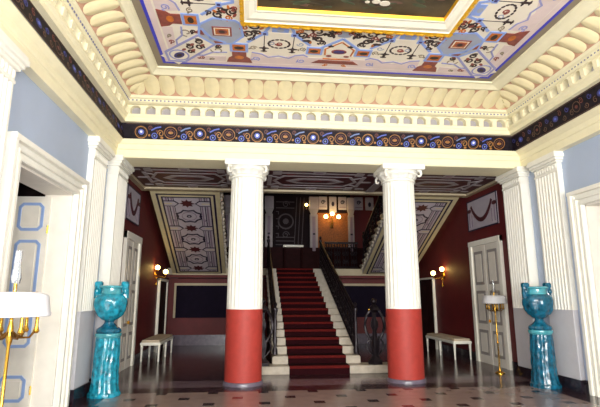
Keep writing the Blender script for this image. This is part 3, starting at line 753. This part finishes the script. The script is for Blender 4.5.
# side flights rising towards the viewer from the landing, with painted soffits
def side_flight(x0, x1, inner, nm):
    Yb, Yt, zb, zt = 16.36, 12.06, 2.33, 4.29
    t = thing('staircase', '%s upper flight rising forward from the landing, painted panel on its underside' % nm, 'staircase', ((x0 + x1) / 2, Yb, ZL), None)
    b = MB()
    pts = [(Yb, zb), (Yt, zt), (Yt, zt + .13), (Yb, zb + .13)]
    b.add([(x, y, z) for x in (x0, x1) for y, z in pts], [(0, 1, 2, 3), (4, 5, 6, 7), (0, 1, 5, 4), (1, 2, 6, 5), (2, 3, 7, 6), (3, 0, 4, 7)], 'sof_grey')
    Ls = math.hypot(Yb - Yt, zt - zb); W = x1 - x0
    ey, ez = (Yb - Yt) / Ls, (zb - zt) / Ls
    def P(u, w, h): return (x0 + u, Yt + ey * w + ez * h * 1.0, zt + ez * w - ey * h)
    def loop(i, w, k, h): b.line(P, [(i, i), (W - i, i), (W - i, Ls - i), (i, Ls - i)], w, k, h, True)
    loop(.06, .12, 'sof_cream', .006); loop(.15, .05, 'sof_navy', .008); loop(.21, .06, 'sof_cream', .009); loop(.265, .04, 'sof_navy', .010)
    # long side bars
    for s in (0, 1):
        uu = (lambda q: q) if s == 0 else (lambda q: W - q)
        b.line(P, [(uu(.36), .3), (uu(.36), Ls - .3)], .05, 'sof_mauve', .006); b.line(P, [(uu(.42), .3), (uu(.42), Ls - .3)], .025, 'sof_navy', .007); b.line(P, [(uu(.5), .3), (uu(.5), Ls - .3)], .04, 'sof_mauve', .006); b.line(P, [(uu(.55), .3), (uu(.55), Ls - .3)], .018, 'sof_navy', .007)
    n = 3; pitch = (Ls - .75) / 3.25
    for i in range(4):
        w = .55 + i * pitch; uc = W / 2
        star = []
        for j in range(16):
            a = 2 * PI * j / 16; r = (.19 if j % 2 == 0 else .11); star.append((uc + r * 1.05 * math.cos(a), w + r * math.sin(a) * .95))
        b.poly(P, star, 'sof_red', .010)
        for s in (-1, 1):
            e = uc + s * (W / 2 - .46)
            b.poly(P, [(e - s * .16, w - .1), (e + s * .14, w - .1), (e + s * .22, w), (e + s * .14, w + .1), (e - s * .16, w + .1)][::1] if False else [(e + s * .17, w - .11), (e - s * .1, w - .11), (e - s * .2, w), (e - s * .1, w + .11), (e + s * .17, w + .11)], 'sof_grey', .012)
            b.line(P, [(e + s * .17, w - .11), (e - s * .1, w - .11), (e - s * .2, w), (e - s * .1, w + .11), (e + s * .17, w + .11)], .025, 'sof_navy', .014)
            b.line(P, [(e + s * .17, w), (e - s * .04, w)], .04, 'sof_cream', .014)
        if i < 3:
            w += pitch / 2
            oct_ = [(uc + .36 * math.cos(PI / 8 + PI * j / 4), w + .31 * math.sin(PI / 8 + PI * j / 4)) for j in range(8)]
            pts8 = []
            for j in range(8):
                p, q = oct_[j], oct_[(j + 1) % 8]; pts8 += [p, ((p[0] + q[0]) / 2 * .9 + uc * .1, (p[1] + q[1]) / 2 * .9 + w * .1)]
            b.line(P, pts8, .045, 'sof_navy', .009, True); b.ring(P, uc, w, .2, .015, 'sof_mauve', .009, 12); b.oval(P, uc, w, .07, .06, 'sof_navy', .010, 10); b.oval(P, uc, w, .03, .03, 'sof_grey', .012, 8)
            for s in (-1, 1): b.line(P, [(uc + s * .36, w), (uc + s * (W / 2 - .57), w)], .022, 'sof_navy', .008); b.curl(P, uc + s * .42, w + .2, .06, 'sof_mauve', .018, .007)
    b.build('painted_soffit', t)
    nst = 12; ru = (Yb - Yt) / nst
    b = MB()
    for i in range(nst):
        y1 = Yb - i * ru; z = ZL + (i + 1) * .1625
        xa, xb = (x0, x1 + .07) if inner > 0 else (x0 - .07, x1)
        b.bbox(xa, xb, y1 - ru - .02, y1 + .03, z - .1, z, 'stone', .02)
        b.box(x0 + .02, x1 - .02, y1 - .1, y1 - .004, z - .17, z - .1, 'stone')
        xe = x1 if inner > 0 else x0
        b.bbox(xe - .06, xe + .06, y1 - ru * .75, y1 - ru * .05, z - .2, z - .1, 'stone', .025)     # scrolled bracket under every tread end
    b.build('steps', t)
    xi = x1 - .05 if inner > 0 else x0 + .05
    railing('stair_railing', 'dark iron railing on the inner edge of the %s upper flight' % nm, (xi, Yb - .2, ZL + .18), (xi, Yt + .1, ZL + 12 * .1625 + .0), 9, 'upper flight railings')
side_flight(-2.68, -.90, 1, 'left'); side_flight(3.84, 5.62, -1, 'right')

# string course under the landing, framed dark panels, skirting of the hall
box_struct('trim_6', [(SX1, 5.62, 16.24, 16.31, 2.33, 2.56, 'hall_cream'), (-2.68, SX0, 16.24, 16.31, 2.33, 2.56, 'hall_cream'),
                      (HL, HR, YW - .34, YW, 2.24, 2.34, 'red_wall')])
for x0, x1, nm in ((-2.58, -.1, 'left'), (3.0, 5.48, 'right')):
    t = thing('framed_panel', 'dark panel in a thin white frame on the red wall %s of the stairs' % nm, 'panel', ((x0 + x1) / 2, YW, .9), 'dark panels under the landing')
    b = MB(); b.box(x0, x1, YW - .03, YW, .9, 1.98, 'dark_panel'); b.build('panel', t)
    b = MB(); b.bbox(x0 - .07, x1 + .07, YW - .07, YW, 1.98, 2.06, 'hall_cream', .01); b.bbox(x0 - .07, x0, YW - .06, YW, .9, 2.0, 'hall_cream', .01); b.bbox(x1, x1 + .07, YW - .06, YW, .9, 2.0, 'hall_cream', .01); b.build('frame', t)
box_struct('baseboard_hall_back', [(HL, SX0, YW - .04, YW, 0, .34, 'marble_grey'), (SX1, HR, YW - .04, YW, 0, .34, 'marble_grey')])
box_struct('baseboard_hall_left', [(HL, HL + .03, YB1, 10.62, 0, .2, 'black_marble'), (HL, HL + .03, 12.08, 14.6, 0, .2, 'black_marble')])
box_struct('baseboard_hall_right', [(HR - .03, HR, YB1, 10.32, 0, .2, 'black_marble'), (HR - .03, HR, 12.0, 14.5, 0, .2, 'black_marble')])

# ------------------------------------------------------------------ hall doors and panels over them
def hall_door(side, y0, y1, z1, name, leafmat, grey, cas):
    w = HL if side < 0 else HR; n = -side
    t = bpy.data.objects.new(name, None); COL.objects.link(t); t.location = (w, (y0 + y1) / 2, 0); t['kind'] = 'structure'
    def bb(b, d0, d1, a, c, z0, z, k, bev=.006): x = [w + n * d0, w + n * d1]; b.bbox(min(x), max(x), a, c, z0, z, k, bev)
    b = MB()
    bb(b, 0, .08, y0, y0 + cas, 0, z1, 'bench_white'); bb(b, 0, .08, y1 - cas, y1, 0, z1, 'bench_white'); bb(b, 0, .09, y0, y1, z1 - cas, z1, 'bench_white'); b.build('casing', t)
    m = (y0 + y1) / 2
    for a, c in ((y0 + cas, m - .01), (m + .01, y1 - cas)):
        b = MB(); bb(b, 0, .04, a, c, 0, z1 - cas, leafmat); lf = b.build('door_leaf', t)
        if grey:
            for z0, z in ((.2, .8), (.95, 1.75), (1.9, z1 - cas - .15)):
                b = MB(); bb(b, .04, .052, a + .1, c - .1, z0, z, grey); bb(b, .052, .06, a + .17, c - .17, z0 + .07, z - .07, leafmat); b.build('door_panel', lf)
    if grey:
        b = MB(); bb(b, .04, .09, m - .06, m - .02, .99, 1.06, 'brass'); b.build('door_knob', t)
hall_door(-1, 10.65, 12.05, 3.05, 'door_3', 'door_paint', 'door_grey', .16)
hall_door(1, 10.35, 11.95, 3.02, 'door_4', 'door_paint', 'door_grey', .13)
hall_door(-1, 14.75, 16.1, 2.15, 'door_5', 'dark_door', None, .07)
hall_door(1, 14.6, 16.0, 2.22, 'door_6', 'dark_door', None, .06)
def overdoor(side, y0, y1, nm):
    w = HL if side < 0 else HR; n = -side
    t = thing('overdoor_panel', 'pale painted panel with a dark red swag above the %s hall door' % nm, 'panel', (w, (y0 + y1) / 2, 3.32), 'overdoor panels')
    x = [w, w + n * .03]
    b = MB(); b.box(min(x), max(x), y0, y1, 3.32, 4.1, 'sof_grey'); b.build('field', t)
    b = MB()
    def P(u, z, h): return (w + n * (.03 + h), u, z)
    b.line(P, [(y0, 3.32), (y1, 3.32), (y1, 4.1), (y0, 4.1)], .035, 'sof_navy', .006, True)
    L = y1 - y0
    for i in range(12):
        q = i / 11; q2 = (i + 1) / 11
        if i < 11: b.line(P, [(y0 + .22 + (L - .44) * q, 3.95 - .42 * math.sin(PI * q) ** .8), (y0 + .22 + (L - .44) * q2, 3.95 - .42 * math.sin(PI * q2) ** .8)], .06 + .05 * math.sin(PI * (q + q2) / 2), 'sof_red', .014)
    for a in (y0 + .11, y1 - .11): b.line(P, [(a, 3.4), (a, 3.86)], .03, 'sof_mauve', .01); b.oval(P, a, 3.84, .1, .05, 'sof_red', .012)
    b.line(P, [(y0 + .25, 3.4), (y0 + .25, 3.72)], .02, 'sof_mauve', .01); b.line(P, [(y1 - .25, 3.4), (y1 - .25, 3.72)], .02, 'sof_mauve', .01)
    b.build('swag', t)
overdoor(-1, 10.6, 11.8, 'left'); overdoor(1, 10.42, 11.95, 'right')

# ------------------------------------------------------------------ wall behind the landing
bxs = [(HL, 2.43, YL, YL + .2, ZL - .3, 7.6, 'dark_paint'), (2.43, 3.98, YL, YL + .2, ZL - .3, 4.98, 'orange_wall'), (2.43, 3.98, YL, YL + .2, 4.98, 7.6, 'dark_paint'), (3.98, HR, YL, YL + .2, ZL - .3, 7.6, 'red_wall')]
box_struct('wall_back', bxs)
for x, w in (((-1.08), .3), (.62, .3), (2.44, .32), (3.98, .24)):
    t = thing('pilaster', {-1.08: 'narrow grey pilaster behind the landing, farthest to the left', .62: 'narrow grey pilaster behind the landing, left of the dark painted bay', 2.44: 'narrow grey pilaster behind the landing, left of the glowing orange wall', 3.98: 'narrow grey pilaster behind the landing, right of the glowing orange wall'}[x], 'pilaster', (x, YL, ZL + .98), 'landing pilasters')
    b = MB(); b.bbox(x - w / 2, x + w / 2, YL - .12, YL, ZL + .98, 4.9, 'gal_grey', .01); b.bbox(x - w * .2, x + w * .2, YL - .13, YL - .1, 3.4, 4.8, 'sof_mauve', .005); b.bbox(x - .05, x + .05, YL - .15, YL - .11, 4.05, 4.12, 'sof_navy', .004); b.build('shaft', t)
    b = MB(); b.add([(x - w * .35, YL - .14, 4.9), (x + w * .35, YL - .14, 4.9), (x + w * .62, YL - .16, 5.12), (x - w * .62, YL - .16, 5.12), (x - w * .35, YL, 4.9), (x + w * .35, YL, 4.9), (x + w * .62, YL, 5.12), (x - w * .62, YL, 5.12)], [(0, 1, 2, 3), (4, 5, 6, 7), (0, 1, 5, 4), (1, 2, 6, 5), (2, 3, 7, 6), (3, 0, 4, 7)], 'gal_grey')
    b.bbox(x - w * .6, x + w * .6, YL - .15, YL, 5.12, 5.62, 'sof_grey', .01); b.build('capital', t)
box_struct('trim_7', [(HL, HR, YL - .06, YL, ZL, ZL + .94, 'dark_door'), (HL, HR, YL - .1, YL, ZL + .94, ZL + .98, 'dark_door')])
# dark painted bay with a faint ring pattern
t = thing('painted_panel', 'dark wall panel with faint grey ring ornament behind the landing', 'panel', (1.53, YL, ZL + .99))
b = MB(); b.box(.85, 2.2, YL - .04, YL, ZL + .99, 5.7, 'dark_paint'); b.build('field', t)
b = MB()
def Pw(x, z, h): return (x, YL - .04 - h, z)
b.ring(Pw, 1.3, 4.6, .3, .06, 'dim_grey', .008); b.oval(Pw, 1.3, 4.6, .12, .12, 'dim_grey', .01)
for x in (1.75, 1.9, 2.05): b.line(Pw, [(x - .1, 3.62), (x, 5.6)], .03, 'dim_grey', .008)
for z in (3.65, 3.8, 3.95, 5.15, 5.4): b.line(Pw, [(.9, z), (1.65, z)], .035, 'dim_grey', .008)
for z in (4.1, 4.4, 4.7, 5.0): b.line(Pw, [(.9, z), (1.0, z), (1.0, z - .12)], .03, 'dim_grey', .008)
for z in (4.05, 5.3): b.curl(Pw, 1.3, z, .15, 'dim_grey', .03, .01)
b.build('ornament', t)
# console table with pale top on the landing
t = thing('console_table', 'console table with long pale top below the dark panel on the landing', 'table', (1.58, YL - .25, ZL))
b = MB(); b.bbox(1.18, 1.98, YL - .45, YL - .06, ZL + .96, ZL + 1.04, 'bench_white', .01); b.build('table_top', t)
for x in (1.24, 1.92):
    for y in (YL - .4, YL - .1):
        b = MB(); b.lathe([(.03, 0), (.025, .2), (.03, .6), (.04, .96)], (x, y, ZL), 'dark_door', 8); b.build('leg', t)
# painted panels above the orange wall and to its right
for i, (x, w, k) in enumerate(((2.83, .34, 0), (3.24, .3, 1), (3.64, .34, 0), (4.32, .36, 0), (4.78, .34, 1))):
    lab = ['left of the three pale panels above the orange landing wall', 'middle pale panel with dark oval above the orange landing wall', 'right of the three pale panels above the orange landing wall', 'pale panel high on the landing wall just right of the last pilaster', 'pale panel high on the landing wall, farthest to the right'][i]
    z0 = 5.0 if k and i < 3 else 5.12
    t = thing('painted_panel', lab, 'panel', (x, YL, z0), 'pale panels high on the landing wall')
    b = MB(); b.bbox(x - w / 2, x + w / 2, YL - .06, YL, z0, 5.66, 'sof_grey', .01); b.build('field', t)
    b = MB()
    def Pq(u, z, h): return (u, YL - .06 - h, z)
    if k: b.oval(Pq, x, 5.35, .06, .1, 'sof_navy', .01)
    else: b.curl(Pq, x, 5.42, .09, 'sof_navy', .035, .01); b.line(Pq, [(x - w * .4, 5.22), (x + w * .4, 5.22)], .03, 'sof_mauve', .01)
    b.build('ornament', t)

# ------------------------------------------------------------------ lights on the walls
def globe_lamp(b, p, r): b.ball(p, r, 'globe')
def plight(name, p, e, col, r=.08):
    d = bpy.data.lights.new(name, 'POINT'); d.energy = e; d.color = col; d.shadow_soft_size = r
    o = bpy.data.objects.new(name, d); o.location = p; COL.objects.link(o)
WARM = (1, .62, .26)
def wall_sconce(side, y, z, nm):
    w = HL if side < 0 else HR; n = -side
    t = thing('wall_sconce', 'brass wall sconce with two lit globes on the red %s wall' % nm, 'wall lamp', (w, y, z - .3), 'hall wall sconces')
    b = MB(); b.ball((w + n * .015, y, z - .12), .1, 'brass', .15, .7, 1.5); b.build('backplate', t, smooth=True)
    for s, out, dz in ((-1, .1, .06), (1, .3, -.05)):
        b = MB(); b.tube([(w + n * (.02 + (out - .02) * math.sin(q * PI / 2)), y + s * .1 * q, z - .12 + dz * q - .07 * math.sin(q * PI)) for q in [i / 8 for i in range(9)]], .012, 'brass', 6)
        b.lathe([(.015, 0), (.04, .03), (.045, .045)], (w + n * out, y + s * .1, z - .11 + dz), 'brass', 10); a = b.build('arm', t, smooth=True)
        b = MB(); globe_lamp(b, (w + n * out, y + s * .1, z + dz), .07); b.build('globe', a, smooth=True)
        plight('sconce_bulb', (w + n * (out + .1), y + s * .1 - .05, z + .02 + dz), .8, WARM, .05)
    b = MB(); b.tube([(w + n * .06, y, z - .12), (w + n * .06, y, z - .42)], .008, 'brass', 5); b.ball((w + n * .06, y, z - .24), .03, 'brass'); b.ball((w + n * .06, y, z - .42), .035, 'brass', 1, 1, 1.5); b.build('drop', t, smooth=True)
wall_sconce(-1, 14.2, 2.38, 'left'); wall_sconce(1, 13.85, 2.36, 'right')
t = thing('candelabra_sconce', 'dark branched wall lamp with three glowing globes on the orange landing wall', 'wall lamp', (3.17, YL, 4.3))
x = 3.17; yy = YL - .28
b = MB(); b.lathe([(.01, 0), (.05, .06), (.03, .14), (.06, .22), (.03, .3), (.05, .42)], (x, yy, 4.3), 'bronze', 10); b.tube([(x, yy, 4.5), (x, YL, 4.45)], .02, 'bronze'); b.ball((x, YL - .02, 4.45), .09, 'bronze', .8, .2, 1.2); b.build('stem', t, smooth=True)
for dx, dz in ((-.26, 4.78), (0, 4.9), (.26, 4.78)):
    b = MB(); b.tube([(x + dx * q, yy - .06 * math.sin(PI * q), 4.55 + (dz - .1 - 4.55) * q - .08 * math.sin(PI * q)) for q in [i / 8 for i in range(9)]], .014, 'bronze', 6); b.lathe([(.02, 0), (.06, .03)], (x + dx, yy, dz - .11), 'bronze', 8); a = b.build('arm', t, smooth=True)
    b = MB(); globe_lamp(b, (x + dx, yy, dz), .085); b.build('globe', a, smooth=True)
plight('candelabra_bulb', (x, yy - .22, 4.85), 14, WARM, .12)
t = thing('wall_lamp', 'small single lit globe lamp beside the pilaster left of the orange wall', 'wall lamp', (2.13, YL, 5.1))
b = MB(); b.tube([(2.13, YL, 5.1), (2.13, YL - .16, 5.12), (2.13, YL - .18, 5.2)], .014, 'bronze', 6); b.build('arm', t)
b = MB(); globe_lamp(b, (2.13, YL - .18, 5.27), .06); b.build('globe', t, smooth=True)

# ------------------------------------------------------------------ urns on pedestals
def urn_set(x, y, nm, ped_label, urn_label, k):
    t = thing('pedestal', ped_label, 'pedestal', (x, y, 0), 'glazed pedestals')
    def gad(a, z):
        q = max(0, min(1, (z - .0) / 1.0))
        return 1 + .028 * math.sin(14 * a + 1.2 * math.sin(5 * q)) + .022 * math.sin(9 * q * PI + 2 * math.sin(3 * a)) * math.cos(7 * a) * (1 if .2 < q < .9 else .3) + .03 * abs(math.sin(6 * a)) * max(0, 1 - q / .25)
    prof = []
    for i in range(41):
        q = i / 40
        r = .186 + .05 * (1 - q) ** 5 + .016 * math.sin(PI * q)
        prof.append((r, .05 + .9 * q))
    b = MB(); b.lathe(prof, (x, y, 0), k, 96, gad); b.build('body', t, smooth=True, ang=70)
    b = MB(); b.lathe([(.25, 0), (.255, .03), (.25, .06), (.23, .08)], (x, y, 0), k, 48, lambda a, z: 1 + .03 * math.sin(16 * a)); b.build('foot', t, smooth=True)
    b = MB(); b.lathe([(.186, .92), (.21, .95), (.215, .985), (.208, 1.0), (.1, 1.0)], (x, y, 0), 'glaze_rim', 48); b.build('rim', t, smooth=True)
    z0 = 1.0
    u = thing('urn', urn_label, 'urn', (x, y, z0), 'glazed urns')
    b = MB(); b.lathe([(.19, 0), (.203, .03), (.19, .07), (.13, .11), (.085, .16), (.075, .19), (.1, .22)], (x, y, z0), 'glaze_dark', 48, lambda a, z: 1 + .03 * math.sin(12 * a) * (z < .12)); b.build('foot', u, smooth=True)
    def leaf(a, z): return 1 + .042 * math.sin(8 * a + 6 * z) * math.sin(PI * min(1, max(0, (z - .2) / .42))) + .02 * math.sin(24 * z) * math.cos(8 * a)
    pr = [(.08, .20), (.13, .225), (.2, .285), (.245, .37), (.268, .46), (.27, .54), (.252, .6), (.21, .645)]
    pp = []
    for i in range(len(pr) - 1):
        for j in range(4): q = j / 4; pp.append((pr[i][0] + (pr[i + 1][0] - pr[i][0]) * q, pr[i][1] + (pr[i + 1][1] - pr[i][1]) * q))
    pp.append(pr[-1])
    b = MB(); b.lathe(pp, (x, y, z0), k, 96, leaf); b.build('bowl', u, smooth=True, ang=70)
    b = MB(); b.lathe([(.21, .63), (.175, .655), (.165, .70), (.165, .74), (.2, .755), (.205, .78), (.19, .79), (.15, .78), (.14, .66)], (x, y, z0), 'glaze_rim', 48, None, False); b.build('neck', u, smooth=True)
    for s in (-1, 1):       # square upright lug handles on the shoulders
        b = MB()
        pts = [(x + s * .225, y, z0 + .58), (x + s * .235, y, z0 + .66), (x + s * .225, y, z0 + .75), (x + s * .225, y, z0 + .82)]
        b.tube(pts, [.062, .056, .058, .062], k, 8)
        b.bbox(x + .16 if s > 0 else x - .275, x + .275 if s > 0 else x - .16, y - .06, y + .06, z0 + .76, z0 + .86, k, .015)
        b.ball((x + s * .235, y - .05, z0 + .7), .045, k, .9, .7, 1.2)
        b.build('handle', u, smooth=True)
urn_set(-2.40, 8.45, 'left', 'tall turquoise glazed pedestal by the left wall under a matching urn', 'turquoise glazed urn with lug handles on the left pedestal', 'glaze')
urn_set(5.33, 8.46, 'right', 'tall teal glazed pedestal by the right wall under a matching urn', 'teal glazed urn with lug handles on the right pedestal', 'glaze_dark')

# ------------------------------------------------------------------ benches in the hall
def bench(loc, label):
    x, y, z = loc; W, L, Hh = .5, 2.0, .52
    t = thing('bench', label, 'bench', loc, 'long upholstered hall benches')
    b = MB(); b.bbox(x - W / 2, x + W / 2, y, y + L, Hh - .12, Hh - .05, 'bench_white', .012); b.build('seat_frame', t)
    b = MB(); b.bbox(x - W / 2 + .015, x + W / 2 - .015, y + .015, y + L - .015, Hh - .05, Hh + .01, 'bench_fabric', .025); b.build('seat', t, smooth=True)
    for yy in (y + .04, y + L / 2, y + L - .04):
        for s in (-1, 1):
            b = MB(); b.lathe([(.018, 0), (.024, .04), (.02, .08), (.028, .25), (.034, Hh - .14), (.034, Hh - .11)], (x + s * (W / 2 - .04), yy, 0), 'bench_white', 10); b.build('leg', t, smooth=True)
bench((-2.52, 12.5, 0), 'long white-legged bench with pale seat along the left hall wall')
bench((5.46, 12.1, 0), 'long white-legged bench with pale seat along the right hall wall')

# ------------------------------------------------------------------ floor lamps
def floor_lamp(loc, label, side):
    x, y, z = loc
    t = thing('floor_lamp', label, 'floor lamp', loc, 'brass floor lamps')
    b = MB(); b.lathe([(.1, 0), (.1, .015), (.06, .035), (.035, .05), (.022, .1)], loc, 'brass', 24); b.build('base', t, smooth=True)
    b = MB(); b.lathe([(.014, .08), (.013, .6), (.024, .62), (.024, .65), (.013, .67), (.012, 1.24), (.02, 1.27), (.028, 1.32), (.02, 1.38), (.012, 1.42), (.012, 1.7)], loc, 'brass', 14); b.build('stem', t, smooth=True)
    n = 6
    for i in range(n):
        a = 2 * PI * (i + .3) / n
        b = MB(); b.tube([(x + math.cos(a) * r, y + math.sin(a) * r, z + h) for r, h in ((.02, 1.34), (.07, 1.3), (.13, 1.3), (.17, 1.36))], .009, 'bronze', 6)
        b.lathe([(.014, 1.33), (.024, 1.345), (.013, 1.38), (.012, 1.5)], (x + math.cos(a) * .17, y + math.sin(a) * .17, z), 'brass', 10); b.build('candle_arm', t, smooth=True)
    b = MB(); b.lathe([(.25, 1.455), (.262, 1.46), (.262, 1.48), (.255, 1.49), (.238, 1.6), (.225, 1.615), (.17, 1.635), (.16, 1.63), (.23, 1.595), (.255, 1.49)], loc, 'lamp_white', 48, None, False); b.build('shade', t, smooth=True)
    b = MB()
    for i in range(3):
        a = 2 * PI * i / 3; b.tube([(x, y, z + 1.63), (x + .17 * math.cos(a), y + .17 * math.sin(a), z + 1.632)], .006, 'brass', 5)
    b.build('shade_carrier', t)
    b = MB(); b.lathe([(.028, 1.7), (.036, 1.74), (.026, 1.82), (.024, 1.95), (.02, 1.95), (.022, 1.82), (.03, 1.74), (.022, 1.7)], loc, 'chimney_glass', 16, None, False); b.build('chimney', t, smooth=True)
floor_lamp((5.30, 10.0, 0), 'brass floor lamp with white drum shade by the right hall door', 1)
floor_lamp((-1.79, 3.8, 0), 'brass floor lamp with white drum shade close by, at left edge before open door', -1)

# ------------------------------------------------------------------ light
for i, x in enumerate(wx):
    d = bpy.data.lights.new('daylight', 'AREA'); d.shape = 'RECTANGLE'; d.size = 2 * ww; d.size_y = wz1 - wz0; d.energy = 500; d.color = (1, .985, .93)
    o = bpy.data.objects.new('daylight', d); o.location = (x, YF - .45, (wz0 + wz1) / 2); o.rotation_euler = (PI / 2, 0, 0); COL.objects.link(o)
    o.rotation_euler = (PI / 2 + .1, 0, 0)
plight('camera_flash', (-.25, .05, 1.85), 330, (1, .98, .94), .06)
w = bpy.data.worlds.new('World'); S.world = w; w.use_nodes = True
bg = w.node_tree.nodes['Background']; bg.inputs[0].default_value = (.75, .85, 1, 1); bg.inputs[1].default_value = .6

cam = bpy.data.cameras.new('Camera'); co = bpy.data.objects.new('Camera', cam); COL.objects.link(co)
cam.sensor_width = 36; cam.lens = 467 / 600 * 36; cam.clip_start = .05
co.location = (0, 0, 1.6); co.rotation_euler = (math.radians(90 + 11.3), 0, math.radians(-5.75))
S.camera = co
S.view_settings.view_transform = 'Standard'; S.view_settings.look = 'None'; S.view_settings.gamma = 1; S.view_settings.use_curve_mapping = False
S.view_settings.exposure = 0.12
